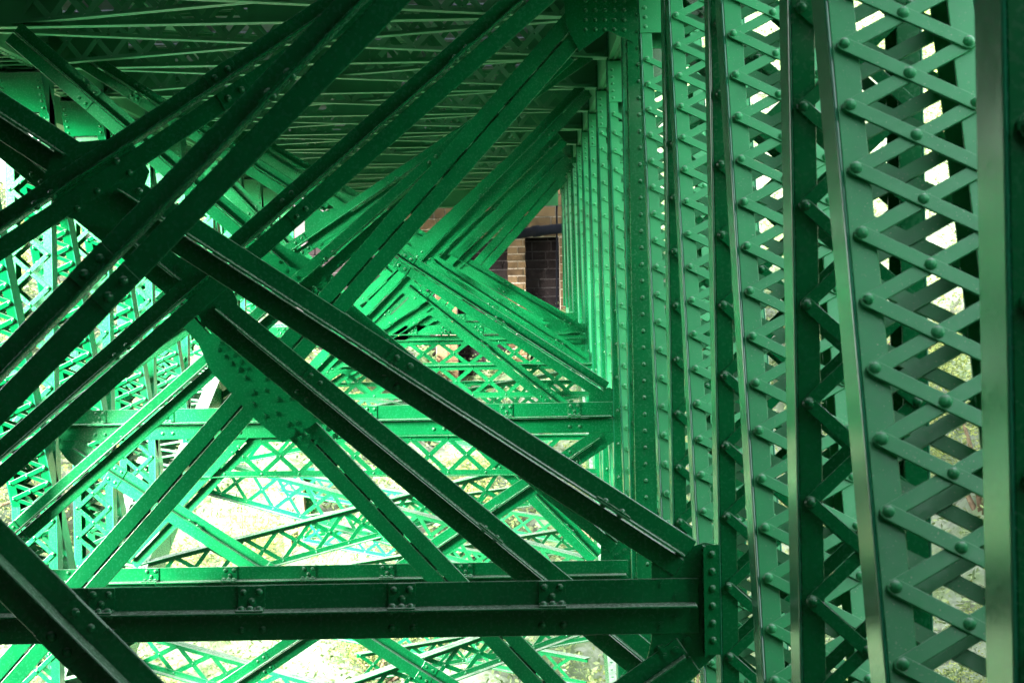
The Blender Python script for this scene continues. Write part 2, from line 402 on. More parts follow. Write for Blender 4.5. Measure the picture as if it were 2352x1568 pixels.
def plate(name, label, cat, group, pts, y, thick=0.014, bolts=(), rivets=(), mat=None, parent=None):
    mat = mat or M['green']
    c = Vector((sum(p.x for p in pts) / len(pts), y, sum(p.z for p in pts) / len(pts)))
    m = MB(); m.prism(Vector((0, y, 0)), X, Z, -Y, [(p.x, p.z) for p in pts], (0, thick))
    o = m.build(name, mat, parent, c if parent is None else parent.location)
    if parent is None: tag(o, label, cat, group)
    bb = c if parent is None else parent.location
    for q in bolts: hard('bolt', Vector((q.x, y - thick, q.z)), -Y, o, bb, mat)
    for q in rivets: hard('rivet', Vector((q.x, y - thick, q.z)), -Y, o, bb, mat)
    return o
GB = 'crossed star braces between the trusses'; GS = 'horizontal star struts between the trusses'
def brace(lab, x0, y0, x1, y1, d, dy=0.0, **kw):
    a = P(x0, y0, d); b = P(x1, y1, d); a.y += dy; b.y += dy
    return star('star_brace', lab, 'brace', GB, a, b, **kw)
# frame at the second post
brace('nearest and broadest dark brace, rising to the right across the upper left', -700, 1613, 1150, -305, 1.587, leg=0.102, batten=1.9, first=2.15)
brace('nearest dark brace cutting down across the lower left corner', -160, 1133, 900, 2190, 1.587, dy=0.03, leg=0.108, batten=1.0, first=0.72)
# frame at the third post
brace('long dark brace running from the cross plate down to the bolted corner plate', 265, 437, 1575, 1283, 2.232, dy=0.004, leg=0.108, batten=2.6, first=1.72)
brace('short dark brace entering from the left edge above the cross plate', -420, -6, 160, 369, 2.232, dy=0.004, leg=0.108, batten=2.6, first=0.3)
brace('short dark brace falling left from under the big bolted corner plate', 1583, 1503, 1000, 1915, 2.232, dy=0.004, leg=0.108, batten=2.6, first=0.9)
brace('dark brace rising from the left edge to the top, crossing above the big cross plate', -500, 877, 1120, -199, 2.232, dy=-0.03, leg=0.108, batten=2.2, first=0.55)
star('star_strut', 'nearest thick dark horizontal strut with four riveted battens', 'strut', GS, P(-700, 1428, 2.232), P(1607, 1390, 2.232), 0.142, 0.77, 0.345 + 0.77*0.26, strut=True)
# frame at the fourth post
brace('dark brace rising from the left edge behind the cross plate to the top centre', -260, 1292, 1270, -50, 2.907, leg=0.124, batten=3.0, first=0.62)
brace('dark brace falling from the cross plate at left centre behind the nearest strut', 489, 709, 1540, 1569, 2.907, dy=0.004, leg=0.124, batten=3.1, first=0.83)
brace('short dark brace behind the long ones, ending at the cross plate at left centre', -60, 260, 420, 653, 2.907, dy=0.004, leg=0.124, batten=3.1, first=0.6)
# expansion bent: flat double angles
GG = 'flat double-angle braces with a slit between the angles'
gapbar('slit_brace', 'broad flat brace with a dark slit, rising to the top corner plate', 'brace', GG, P(-250, 1850, 3.80), P(1360, 16, 3.80), 0.142)
a, b = P(380, 660, 3.80), P(1420, 1745, 3.80); a.y += 0.03; b.y += 0.03
gapbar('slit_brace', 'broad flat brace with a dark slit, falling to the right under the bolted plate', 'brace', GG, a, b, 0.135)
# frame behind the expansion bent
brace('mid green brace rising from the lower left across the slit brace to the deck', -180, 1418, 1300, 120, 4.03, leg=0.115, batten=2.6, first=1.15)
brace('mid green brace falling from left of centre to the second strut end plate', 715, 657, 1420, 1248, 4.03, dy=0.004, leg=0.115, batten=2.6, first=0.9)
brace('mid green brace falling from the top left corner to the mid green cross plate', 30, 74, 668, 618, 4.03, dy=0.004, leg=0.115, batten=2.6, first=0.9)
star('star_strut', 'bright green horizontal strut just above the nearest dark strut', 'strut', GS, P(-60, 1345, 4.03), P(1443, 1320, 4.03), 0.14, 0.727, 0.19, strut=True)
# frame carrying the third strut
brace('bright brace rising from the left end of the long mid-height strut', 150, 933, 1350, 118, 4.72, leg=0.108, batten=2.4, first=0.7)
brace('bright brace falling from the bright cross plate to the right end of the mid-height strut', 805, 523, 1388, 897, 4.72, dy=0.004, leg=0.108, batten=2.4, first=0.7)
brace('bright brace falling from the upper left to the bright cross plate', 190, 134, 745, 487, 4.72, dy=0.004, leg=0.108, batten=2.4, first=0.7)
star('star_strut', 'long bright horizontal strut at mid height of the picture', 'strut', GS, P(140, 978, 4.72), P(1408, 957, 4.72), 0.165, 0.735, 0.42, strut=True)
brace('bright brace falling from the left end plate of the mid-height strut', 166, 1029, 1060, 1598, 4.72, leg=0.115, batten=2.0, first=0.55)
brace('bright brace falling leftwards from the right end plate of the mid-height strut', 1383, 1005, 500, 1597, 4.72, dy=0.03, leg=0.115, batten=2.0, first=0.6)
# farther frames
o = Vector((XL, KY*10.6, 2.45)); m = MB(); m.box(o, X, Y, Z, (0, XR-XL), (0, 0.02), (0, 1.4)); m.box(o, X, Y, Z, (0, XR-XL), (-0.12, 0.0), (0, 0.02))
for k in range(8): m.box(o, X, Y, Z, (0.4 + 0.7*k, 0.42 + 0.7*k), (-0.1, 0), (0.02, 1.4))
o = m.build('end_beam', M['deckgreen'], None, o); tag(o, 'dark plate beam closing the deck framing in front of the stone pier', 'beam')
far = [(5.37, 300, 1290, 1345, 206, 'up', 'eighth'), (5.37, 480, 382, 1370, 1281, 'down', 'eighth'),
       (6.00, 840, 690, 1295, 266, 'up', 'ninth'), (6.00, 860, 599, 1330, 966, 'down', 'ninth'),
       (6.30, 790, 800, 1290, 318, 'up', 'tenth'), (6.20, 430, 236, 1345, 831, 'down', 'tenth'),
       (6.62, 900, 745, 1300, 358, 'up', 'eleventh'), (6.62, 480, 261, 1335, 764, 'down', 'eleventh'),
       (7.22, 500, 925, 1310, 372, 'up', 'twelfth'), (7.22, 560, 330, 1320, 800, 'down', 'twelfth'),
       (8.02, 560, 850, 1295, 390, 'up', 'thirteenth'), (8.02, 640, 372, 1312, 742, 'down', 'thirteenth'),
       (8.62, 640, 800, 1290, 404, 'up', 'fourteenth'), (9.22, 760, 740, 1284, 418, 'up', 'fifteenth'), (9.22, 760, 440, 1292, 735, 'down', 'fifteenth'),
       (6.00, 640, 915, 985, 690, 'up', 'lower ninth'), (6.62, 720, 900, 1005, 712, 'up', 'lower eleventh'), (7.22, 790, 870, 1025, 722, 'up', 'lower twelfth'), (8.62, 690, 400, 1300, 735, 'down', 'fourteenth')]
for i, (d, x0, y0, x1, y1, di, nm) in enumerate(far):
    brace(f"far bright brace {'rising' if di == 'up' else 'falling'} to the right in the {nm} cross frame from the camera", x0, y0, x1, y1, d, dy=0.03 if di == 'down' else 0, leg=0.112, batten=2.2, first=0.8, fine=False)
gapbar('slit_brace', 'far flat brace with a slit, rising to the small corner plate before the stone pier', 'brace', GG, P(950, 783, 7.80), P(1290, 400, 7.80), 0.15)
a, b = P(930, 600, 7.80), P(1330, 790, 7.80); a.y += 0.03; b.y += 0.03
gapbar('slit_brace', 'far flat brace with a slit, falling to the right below the stone pier', 'brace', GG, a, b, 0.15)
star('star_strut', 'short far strut above the first lattice girder', 'strut', GS, P(600, 775, 6.62), P(1345, 765, 6.62), 0.15, 0.5, 0.3, strut=True, fine=False)
star('star_strut', 'farthest bright strut, half hidden under the far braces', 'strut', GS, P(700, 742, 7.80), P(1325, 735, 7.80), 0.13, 0.5, 0.3, strut=True, fine=False)

# ------------------------------------------------------------------ gusset plates
def pl(d, *pp): return [P(x, y, d) for x, y in pp]
GP = 'bolted corner and cross plates'
plate('gusset_plate', 'big dark bolted corner plate at the right end of the nearest strut', 'plate', GP, pl(2.232, (1497, 1288), (1618, 1246), (1648, 1252), (1652, 1500), (1545, 1590), (1470, 1590), (1497, 1470)), KY*2.232 + 0.03, 0.014,
      bolts=pl(2.232, (1519, 1342), (1554, 1368), (1590, 1342), (1519, 1436), (1554, 1418), (1592, 1434), (1519, 1490), (1552, 1492), (1527, 1508), (1580, 1470)))
m = MB(); a = P(1612, 1250, 2.232); b = P(1616, 1502, 2.232); t = (b - a).normalized()
m.box(a, X, -Y, t, (0, 0.085), (0.0, 0.016), (0, (b - a).length)); m.box(a, X, -Y, t, (0.0, 0.012), (0.016, 0.09), (0, (b - a).length))
o = m.build('end_angle', M['green'], None, a); tag(o, 'dark riveted end angle joining the nearest strut plate to its post', 'angle')
for k in range(6): hard('rivet', a + X*0.05 - Y*0.016 + t*(0.05 + 0.088*k), -Y, o, a, M['green'])
# big cross plate where the braces of the third frame cross
plate('gusset_plate', 'large dark cross plate with domed rivets where two dark braces cross, upper left', 'plate', GP, pl(2.232, (134, 330), (300, 318), (345, 395), (318, 470), (290, 540), (160, 500), (100, 415)), KY*2.232 - 0.013, 0.012,
      rivets=pl(2.232, (226, 440), (300, 398), (322, 440), (350, 462), (180, 480), (270, 372)))
# small cross plate of the fourth frame
plate('gusset_plate', 'dark cross plate at left centre where the brace of the fourth frame ends', 'plate', GP, pl(2.907, (405, 590), (500, 600), (545, 690), (545, 760), (470, 745), (440, 700), (395, 650)), KY*2.907 + 0.014, 0.012,
      bolts=pl(2.907, (418, 615), (444, 633), (500, 706), (530, 724), (420, 660), (470, 740)))
plate('gusset_plate', 'mid green cross plate behind the dark braces left of centre', 'plate', GP, pl(4.03, (640, 560), (720, 600), (775, 640), (740, 720), (660, 700), (600, 640)), KY*4.03 + 0.014, 0.012,
      bolts=pl(4.03, (655, 622), (680, 636), (700, 690), (725, 678), (640, 600), (745, 640)))
plate('gusset_plate', 'bright cross plate where two braces of the mid-height strut frame cross', 'plate', GP, pl(4.72, (700, 500), (790, 470), (840, 520), (830, 570), (760, 590), (700, 550)), KY*4.72 + 0.014, 0.012,
      bolts=pl(4.72, (750, 530), (790, 505), (735, 560), (800, 545)))
# long bolted splice plate on the expansion bent
bl = [(505,786),(500,803),(520,800),(515,818),(536,815),(531,834),(552,830),(548,848),(567,846),(562,867),(609,869),(636,865),(580,901),(608,895),(666,888),(580,929),(607,955),(637,916),(665,915),(634,948),
      (660,973),(680,970),(675,989),(695,988),(690,1006),(712,1002),(706,1024),(727,1014),(708,937),(724,935),(720,952),(742,950),(737,967),(760,967),(756,984),(776,980),(771,1000)]
plate('gusset_plate', 'long mid green plate studded with many hexagon bolts, left of centre', 'plate', GP, pl(3.80, (457, 790), (497, 756), (523, 760), (740, 962), (650, 1016), (572, 950), (545, 916), (484, 852)), KY*3.80 - 0.012, 0.014, bolts=pl(3.80, *[(x*0.94+ 28, y*0.985+8) if 0 else (x, y) for x, y in bl]))
# top corner plate of the expansion bent
plate('gusset_plate', 'near black corner plate under the deck at the head of the slit brace', 'plate', GP, pl(3.80, (1290, -60), (1450, -60), (1456, 100), (1395, 72), (1330, 120), (1300, 60)), KY*3.80 - 0.012, 0.014,
      rivets=[P(x, y, 3.80) for x in range(1345, 1450, 22) for y in range(-40, 80, 22)])
for (d, x, y, sc_, nm) in ((4.03, 1412, 1290, 1.0, 'second'), (4.72, 1381, 957, 0.87, 'mid-height'), ):
    s = 62 * sc_
    plate('gusset_plate', f'bright corner plate at the right end of the {nm} strut', 'plate', GP,
          pl(d, (x - 32*sc_, y - 1.0*s), (x + 22*sc_, y - 1.25*s), (x + 36*sc_, y - 1.1*s), (x + 40*sc_, y + 1.0*s), (x - 5*sc_, y + 1.45*s), (x - 32*sc_, y + 1.1*s)), KY*d + 0.03, 0.014,
          bolts=[P(x + i*sc_, y + j*sc_, d) for i, j in ((-20, -25), (5, -14), (24, -25), (-20, 18), (18, 24), (0, 50), (-18, 60))])
plate('gusset_plate', 'bright corner plate at the left end of the mid-height strut', 'plate', GP, pl(4.72, (134, 930), (200, 950), (200, 1045), (175, 1075), (150, 1052), (134, 1030)), KY*4.72 + 0.03, 0.014,
      bolts=pl(4.72, (160, 960), (184, 975), (160, 1000), (178, 1022), (191, 1031), (165, 1043)))
plate('gusset_plate', 'far green corner plate below the short far strut, right end', 'plate', GP, pl(6.62, (1270, 772), (1344, 768), (1346, 850), (1300, 845)), KY*6.62 + 0.03, 0.014,
      bolts=pl(6.62, (1335, 780), (1335, 800), (1335, 820), (1310, 790)))

# ------------------------------------------------------------------ lattice girders
def lattice(name, label, cat, group, a, b, h, mat, pitch=0.42, leg=0.09, bw=0.028, solid=(), fine=True):
    """vertical lattice girder hanging below the line a-b"""
    d = b - a; ln = d.length; t = d / ln; n = t.cross(Z).normalized(); up = n.cross(t).normalized()
    if up.z < 0: up = -up
    base = a.copy(); e = thing(name, label, cat, base, group)
    for nm, s0, s1, sg in (('top_chord', -leg*0.8, 0, 1), ('bottom_chord', -h, -h + leg*0.8, -1)):
        m = MB(); f0, f1 = (-0.012, 0) if sg == 1 else (-h, -h + 0.012)
        m.box(a, t, n, up, (0, ln), (0.005, 0.005 + leg), (f0, f1)); m.box(a, t, n, up, (0, ln), (-0.005 - leg, -0.005), (f0, f1))
        lo, hi = (s0, -0.012) if sg == 1 else (-h + 0.012, s1)
        m.box(a, t, n, up, (0, ln), (0.005, 0.014), (lo, hi)); m.box(a, t, n, up, (0, ln), (-0.014, -0.005), (lo, hi))
        m.build(nm, mat, e, base)
    bars = MB(); rv = bars; s = 0.05; zt, zb = -leg*0.4, -h + leg*0.4; run = pitch
    while s + run < ln:
        mid = s + run * 0.5
        if not any(q0 < mid < q1 for q0, q1 in solid):
            p0, p1 = a + t*s + up*zb, a + t*(s + run) + up*zt; q0, q1 = a + t*s + up*zt, a + t*(s + run) + up*zb
            bars.bar(p0, p1, n.cross((p1-p0).normalized()), n, bw, 0.0005, 0.0045, seg=1); bars.bar(q0, q1, n.cross((q1-q0).normalized()), n, bw, -0.0045, -0.0005, seg=1)
            for q in (p0, q0):
                rv.rivet(q + n*0.014, n, 0.019, 0.014, 6); rv.rivet(q - n*0.014, -n, 0.019, 0.014, 6)
            rv.rivet((p0+p1)/2 + n*0.0045, n, 0.017, 0.012, 6); rv.rivet((p0+p1)/2 - n*0.0045, -n, 0.017, 0.012, 6)
        s += run
    bars.build('lacing', mat, e, base)
    for q0, q1 in solid:
        m = MB(); m.box(a, t, n, up, (max(q0, 0), min(q1, ln)), (-0.004, 0.004), (-h + 0.012, -0.012)); m.build('web_plate', mat, e, base)
    return e
GL = 'lattice girders of the lower bracing'
def lat(lab, p0, p1, h=0.5, **kw): lattice('lattice_girder', lab, 'girder', GL, PR(*p0), PR(*p1), h, M['green'], **kw)
lat('pale lattice girder falling to the right above the nearest struts, seen in the lower middle', (452, 1043), (1344, 1278), 0.53, pitch=0.5)
lat('pale lattice girder rising to the right from the left end of the bright strut', (310, 1296), (1290, 1040), 0.50, pitch=0.5)
lat('far pale lattice girder falling to the right under the mid-height braces', (540, 860), (1340, 996), 0.5, pitch=0.5)
lat('far pale lattice girder rising to the right under the mid-height braces', (480, 1000), (1320, 846), 0.5, pitch=0.5)
lat('pale lattice girder falling to the right at the bottom edge', (250, 1430), (1420, 1760), 0.42, pitch=0.5)
lat('pale lattice girder rising to the right at the bottom edge', (250, 1760), (1400, 1352), 0.42, pitch=0.5)
for (d, x0, y0, x1, y1, h, nm) in ((6.60, 860, 782, 1335, 776, 0.42, 'first far cross girder, just under the short far strut'), (6.10, 700, 842, 1365, 834, 0.46, 'second far cross girder, level with the mid-height brace ends'),
                                   (5.37, 420, 1003, 1370, 996, 0.5, 'near cross girder just below the mid-height strut'), (7.3, 620, 880, 1320, 872, 0.45, 'farthest cross girder, low behind the others')):
    lattice('cross_girder', 'bright level lattice girder, ' + nm, 'girder', 'level lattice cross girders', P(x0, y0, d), P(x1, y1, d), h, M['green'], pitch=0.46)

for (x0, y0, d0, x1, y1, d1, nm) in ((690, 1185, 8.4, 1335, 1095, 9.3, 'rising to the right, higher one'), (640, 1080, 9.3, 1340, 1200, 8.4, 'falling to the right, higher one'),
                                    (760, 1300, 7.6, 1345, 1205, 8.4, 'rising to the right, lower one'), (700, 1190, 8.4, 1345, 1310, 7.6, 'falling to the right, lower one'),
                                    (820, 1500, 7.0, 1350, 1410, 7.6, 'rising to the right, at the bottom edge'), (740, 1400, 7.6, 1350, 1510, 7.0, 'falling to the right, at the bottom edge')):
    lattice('lattice_girder', 'far lattice girder between the brown tower legs, ' + nm, 'girder', 'far lattice girders between the tower legs', P(x0, y0, d0), P(x1, y1, d1), 0.45, M['green'], pitch=0.5)
# bottom chords (ribs) of the two trusses : laced boxes that climb with distance
def rib(X0, X1, lab):
    base = Vector(((X0+X1)/2, KY*RIBD[0], RIBZ[0])); e = thing('bottom_chord', lab, 'chord', base, 'arched bottom chords')
    for xa in (X0, X1 - 0.2):
        m = MB(); m2 = MB(); rv = m
        for i in range(len(RIBD) - 1):
            a = Vector((xa, KY*RIBD[i], RIBZ[i])); b = Vector((xa, KY*RIBD[i+1], RIBZ[i+1])); t = (b-a).normalized(); up = X.cross(t).normalized(); ln = (b-a).length
            m.box(a, X, t, up, (0, 0.2), (0, ln), (-0.014, 0)); m.box(a, X, t, up, (0.0, 0.2), (0, ln), (-0.62, -0.606))
            xw = 0.0 if xa == X0 else 0.186
            m2.box(a, X, t, up, (xw, xw + 0.014), (0, ln), (-0.606, -0.014))
            s = 0.06
            while s < ln:
                for q in (0.04, 0.16): rv.rivet(a + X*q + t*s, up, 0.018, 0.014, 6)
                s += 0.16
        m.build('flange', M['green'], e, base); m2.build('web', M['green'], e, base)
    lb = MB()
    for i in range(len(RIBD) - 1):
        a = Vector((X0, KY*RIBD[i], RIBZ[i])); b = Vector((X0, KY*RIBD[i+1], RIBZ[i+1])); t = (b-a).normalized(); up = X.cross(t).normalized(); ln = (b-a).length
        s = 0.1; f = 0; wd = X1 - X0
        while s + 0.28 < ln:
            p, q = (0.1, wd - 0.1) if f == 0 else (wd - 0.1, 0.1)
            pa, pb = a + X*p + t*s, a + X*q + t*(s + 0.24); lb.bar(pa, pb, up.cross((pb-pa).normalized()), up, 0.03, 0.001, 0.011, seg=2)
            lb.bar(pa - up*0.62, pb - up*0.62, up.cross((pb-pa).normalized()), up, 0.03, -0.011, -0.001, seg=2)
            s += 0.28; f = 1 - f
    lb.build('lacing', M['green'], e, base)
rib(XL - 0.62, XL + 0.12, 'pale laced bottom chord climbing away on the left side')
rib(XR - 0.02, XR + 0.7, 'pale laced bottom chord climbing away on the right side, behind the posts')

# top chords under the deck edge, with lacing on the underside
def top_chord(X0, X1, lab):
    y0, y1 = KY*0.3, KY*10.3; base = Vector((X0, y0, ZT)); e = thing('top_chord', lab, 'chord', base, 'top chords under the deck edges')
    for xa in (X0, X1 - 0.13):
        m = MB(); m.box(Vector((xa, y0, ZT)), X, Y, Z, (0, 0.13), (0, y1 - y0), (0, 0.014)); m.box(Vector((xa, y0, ZT)), X, Y, Z, ((0, 0.014) if xa == X0 else (0.116, 0.13)), (0, y1 - y0), (0.014, 0.5)); rv = m; yy = y0 + KY*2.5
        while yy < y1:
            rv.rivet(Vector((xa + 0.065, yy, ZT)), -Z, 0.018, 0.014, 6); yy += 0.11
        m.build('channel', M['deckgreen'], e, base)
    yy = y0 + KY*2.7; lb = MB(); lb.box(Vector((X0 + 0.1, yy, ZT)), X, Y, Z, (0, X1 - X0 - 0.2), (0, 0.07), (-0.011, -0.001)); o1 = lb.build('tie_bar', M['deckgreen'], e, base)
    k = 1
    while k < 98:
        o2 = o1.copy(); COL.objects.link(o2); o2.parent = e; o2.location.y = k * 0.34; k += 1
top_chord(XR + 0.02, XR + 0.5, 'right-hand top chord above the row of posts')
top_chord(XL - 0.5, XL - 0.02, 'left-hand top chord above the row of posts')

# ------------------------------------------------------------------ deck framing
for k, d in enumerate(BENT):
    if d < 1.5 or k in HEAVY: continue
    a, b = Vector((XL - 0.1, KY*d + 0.1, ZT + 0.62)), Vector((XR + 0.1, KY*d + 0.1, ZT + 0.62))
    L_ = b.x - a.x
    lattice('floor_beam', f'dark lattice floor beam under the deck at the {ORD[k]} cross frame', 'beam', 'lattice floor beams', a, b, 0.6, M['deckgreen'], pitch=0.44, leg=0.07, bw=0.032, solid=((0, 0.95), (L_/2 - 0.45, L_/2 + 0.45), (L_ - 0.95, L_)))
LB = [1.587, 2.232, 2.907, 3.5, 4.1, 4.72, 5.37, 6.0, 6.62, 7.22, 7.9, 8.62, 9.22, 9.8]
for k in range(len(LB) - 1):
    for f in (0, 1):
        d0, d1 = (LB[k], LB[k+1]) if f == 0 else (LB[k+1], LB[k])
        a, b = Vector((XL, KY*d0, ZT + 0.48)), Vector((XR, KY*d1, ZT + 0.48))
        if f: a.z += 0.035; b.z += 0.035
        lattice('deck_lateral', f"thin lattice lateral under the deck, {ORD[k]} bay, {'receding' if f == 0 else 'advancing'} to the right", 'lateral', 'crossed lattice laterals under the deck', a, b, 0.46, M['deckgreen'], pitch=0.40, leg=0.055, bw=0.03)
for k, x in enumerate((-4.0, -2.6, -1.4, -0.1)):
    m = MB(); y0, y1 = -2.0, KY*10.9; o = Vector((x, y0, ZT + 0.64))
    m.box(o, X, Y, Z, (-0.08, 0.08), (0, y1 - y0), (0, 0.014)); m.box(o, X, Y, Z, (-0.006, 0.006), (0, y1 - y0), (0.014, 0.33)); m.box(o, X, Y, Z, (-0.08, 0.08), (0, y1 - y0), (0.33, 0.344))
    so_ = m.build('deck_stringer', M['deckgreen'], None, o); tag(so_, f"long dark stringer beam under the deck, {('leftmost', 'second from left', 'second from right', 'rightmost')[k]} of four", 'stringer', 'stringers under the deck')
e = thing('bridge_deck', 'grey metal plank deck overhead with narrow gaps that let light through', 'deck', Vector((-2, 0, ZT + 1.0)))
y = -3.6; pm = MB()
while y < KY*10.95:
    pm.box(Vector((-2.03, y, ZT + 1.0)), X, Y, Z, (-4.3, 3.6), (0, 0.90), (0, 0.16)); y += 1.05
pm.build('planks', M['deck'], e, e.location)
m = MB()
for xx, zz in ((-6.33, ZT - 0.1), (1.35, ZT + 0.7)): m.box(Vector((xx, -3.6, zz)), X, Y, Z, (0, 0.22), (0, KY*11 + 3.6), (0, ZT + 0.995 - zz))  # left beam has depth added to shade the left post heads
m.build('edge_and_shade_beams', M['deckgreen'], e, e.location)

# ------------------------------------------------------------------ far stone pier, pipe, tower legs
e = thing('stone_pier', 'far stone pier of tan and dark blocks with pale mortar closing the view', 'pier', Vector((-1, KY*11.4, -2)))
DW = 11.4
def stones(x0, x1, z0, z1, y, course, lmin, lmax, gap, depth, mb, rough=0.012):
    z = z0
    while z < z1 - 0.01:
        h = min(course * random.choice((1, 1, 1, 0.85, 1.15)), z1 - z); x = x0 - random.random() * lmin * 0.5
        while x < x1:
            l = random.uniform(lmin, lmax); a, b = max(x, x0), min(x + l, x1)
            if b - a > 0.06:
                j = random.uniform(0, rough)
                mb.box(Vector((0, y, 0)), X, -Y, Z, (a + gap/2, b - gap/2), (0, depth + j), (z + gap/2, z + h - gap/2))
            x += l
        z += h
yb = KY*DW
def wx(px): return (px - VPX) * DW / 1000
def wz(py): return -(py - VPY) * DW / 1000
m = MB(); m.box(Vector((0, yb + 0.6, 0)), X, Y, Z, (-6.5, 3.5), (0, 1.0), (-3.0, 4.0)); m.build('backing', M['darkmortar'], e, e.location)
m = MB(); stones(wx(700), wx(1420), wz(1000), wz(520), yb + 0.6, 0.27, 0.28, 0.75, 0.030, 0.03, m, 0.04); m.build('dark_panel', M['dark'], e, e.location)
m = MB(); m.box(Vector((0, yb, 0)), X, Y, Z, (wx(1168), wx(1208)), (0, 0.59), (wz(1000), wz(545))); m.box(Vector((0, yb, 0)), X, Y, Z, (wx(850), wx(1420)), (0, 0.59), (wz(545), 4.0)); m.box(Vector((0, yb, 0)), X, Y, Z, (wx(1287), wx(1320)), (0, 0.59), (wz(1000), wz(545))); m.box(Vector((0, yb, 0)), X, Y, Z, (wx(1000), wx(1050)), (0, 0.59), (wz(1000), wz(545))); m.build('mortar_core', M['mortar'], e, e.location)
m = MB(); f = 0; z = wz(1000)
while z < wz(548):
    h = 0.19
    if f: m.box(Vector((0, yb, 0)), X, -Y, Z, (wx(1168), wx(1190)), (0, 0.04), (z + 0.016, z + h - 0.016)); m.box(Vector((0, yb, 0)), X, -Y, Z, (wx(1191.5), wx(1209)), (0, 0.04), (z + 0.016, z + h - 0.016))
    else: m.box(Vector((0, yb, 0)), X, -Y, Z, (wx(1167), wx(1203)), (0, 0.05), (z + 0.016, z + h - 0.016)); m.box(Vector((0, yb, 0)), X, -Y, Z, (wx(1204.5), wx(1208)), (0, 0.04), (z + 0.016, z + h - 0.016))
    z += h; f = 1 - f
stones(wx(1287), wx(1320), wz(1000), wz(548), yb, 0.22, 0.3, 0.4, 0.016, 0.04, m)
stones(wx(1000), wx(1050), wz(1000), wz(548), yb, 0.22, 0.3, 0.5, 0.016, 0.04, m)
stones(wx(850), wx(1420), wz(545), 3.95, yb, 0.28, 0.28, 0.65, 0.034, 0.04, m, 0.03)
m.build('tan_stones', M['tan'], e, e.location)
pp = [P(x, y, 10.9) for x, y in ((1170, 540), (1200, 536), (1222, 532), (1223, 532), (1240, 530), (1241, 530), (1330, 520))]
m = MB(); m.tube(pp, [0.12, 0.12, 0.12, 0.145, 0.145, 0.125, 0.125], 16)
po = m.build('drain_pipe', M['pipe'], None, pp[0]); tag(po, 'black drain pipe with a thicker sleeve running across the stone pier', 'pipe')
m = MB(); m.tube([P(1279, 470, 10.9), P(1279, 760, 10.9)], 0.022, 8)
o = m.build('conduit', M['pipe'], None, P(1279, 760, 10.9)); tag(o, 'thin dark vertical conduit in front of the stone pier', 'conduit')
def tower(px0, px1, py0, lean, d, lab):
    top = P((px0+px1)/2, py0, d); bot = Vector((top.x + lean, top.y, -16)); t = (top-bot).normalized(); ln = (top-bot).length; n = -Y; x = n.cross(t) * -1
    base = bot.copy(); e = thing('tower_leg', lab, 'tower leg', base, 'brown laced tower legs')
    wd = (px1-px0)*d/1000
    for s in (-1, 1):
        m = MB(); lo, hi = (-wd/2, -wd/2 + 0.16) if s == -1 else (wd/2 - 0.16, wd/2)
        m.box(bot, x, n, t, (lo, hi), (-0.014, 0), (0, ln)); m.box(bot, x, n, t, (lo, lo + 0.014) if s == -1 else (hi - 0.014, hi), (-0.5, -0.014), (0, ln)); m.build('channel', M['brown'], e, base)
    lb = MB(); s0 = 0.1; f = 0
    while s0 + 0.3 < ln:
        p, q = (-wd/2 + 0.08, wd/2 - 0.08) if f else (wd/2 - 0.08, -wd/2 + 0.08); pa, pb = bot + x*p + t*s0, bot + x*q + t*(s0 + 0.16)
        lb.bar(pa, pb, n.cross((pb-pa).normalized()), n, 0.032, 0.001, 0.011, seg=2); s0 += 0.2; f = 1 - f
    lb.build('lacing', M['brown'], e, base)
    m = MB(); m.box(bot, x, n, t, (wd/2 + 0.002, wd/2 + 0.25), (-0.4, -0.39), (0, ln)); m.build('side_plate', M['green'], e, base)
tower(640, 692, 1080, 0.7, 9.6, 'brown laced tower leg far below, left of the middle')
tower(1335, 1372, 1180, 0.25, 9.6, 'brown laced tower leg far below, near the right posts')

# ------------------------------------------------------------------ terrain, bank plants, wall behind the viewer, added shading walls
def ground(x, y):
    d = y / KY
    b = np.interp(d, [-3, -0.8, 0.0, 2.0, 4.0, 5.5, 6.5, 8, 9.5, 11, 13, 17, 40], [3, 0, -2.6, -5.2, -9, -12, -11.5, -8.5, -5.5, -2.2, 2.0, 9.0, 40])
    b = b + np.where(x > 5, (x - 5) * 0.75, 0) + np.where(x < -9.0, (-9.0 - x) * 0.12, 0)
    b = np.minimum(b, 1.8 + np.clip(y, 0, None) * np.where(x > 0, 0.165, np.clip(0.03 + (x + 12) * 0.012, 0.03, 0.165)))
    b = b + 0.5*np.sin(x*0.7 + y*0.23) + 0.35*np.sin(x*1.3 - y*0.61 + 1) + 0.2*np.sin(x*2.9 + y*1.7) + 0.15*np.sin(y*3.1 - x*1.1)
    return b
gx = np.concatenate([np.linspace(-220, -45, 14), np.linspace(-40, 40, 130), np.linspace(45, 220, 14)]); gy = np.concatenate([np.linspace(-60, -4, 12), np.linspace(0, 90, 150), np.linspace(95, 300, 16)])
GX, GY = np.meshgrid(gx, gy); GZ = np.minimum(ground(GX, GY), 70)
nv = GX.size; me = bpy.data.meshes.new('ground')
vs = np.stack([GX, GY, GZ], -1).reshape(-1, 3); nx, ny = len(gx), len(gy)
idx = np.arange(nv).reshape(ny, nx); quads = np.stack([idx[:-1, :-1], idx[:-1, 1:], idx[1:, 1:], idx[1:, :-1]], -1).reshape(-1, 4)
me.from_pydata(vs.tolist(), [], quads.tolist()); me.polygons.foreach_set('use_smooth', np.ones(len(quads), bool)); me.materials.append(M['ground'])
o = bpy.data.objects.new('ground', me); COL.objects.link(o); o['kind'] = 'structure'
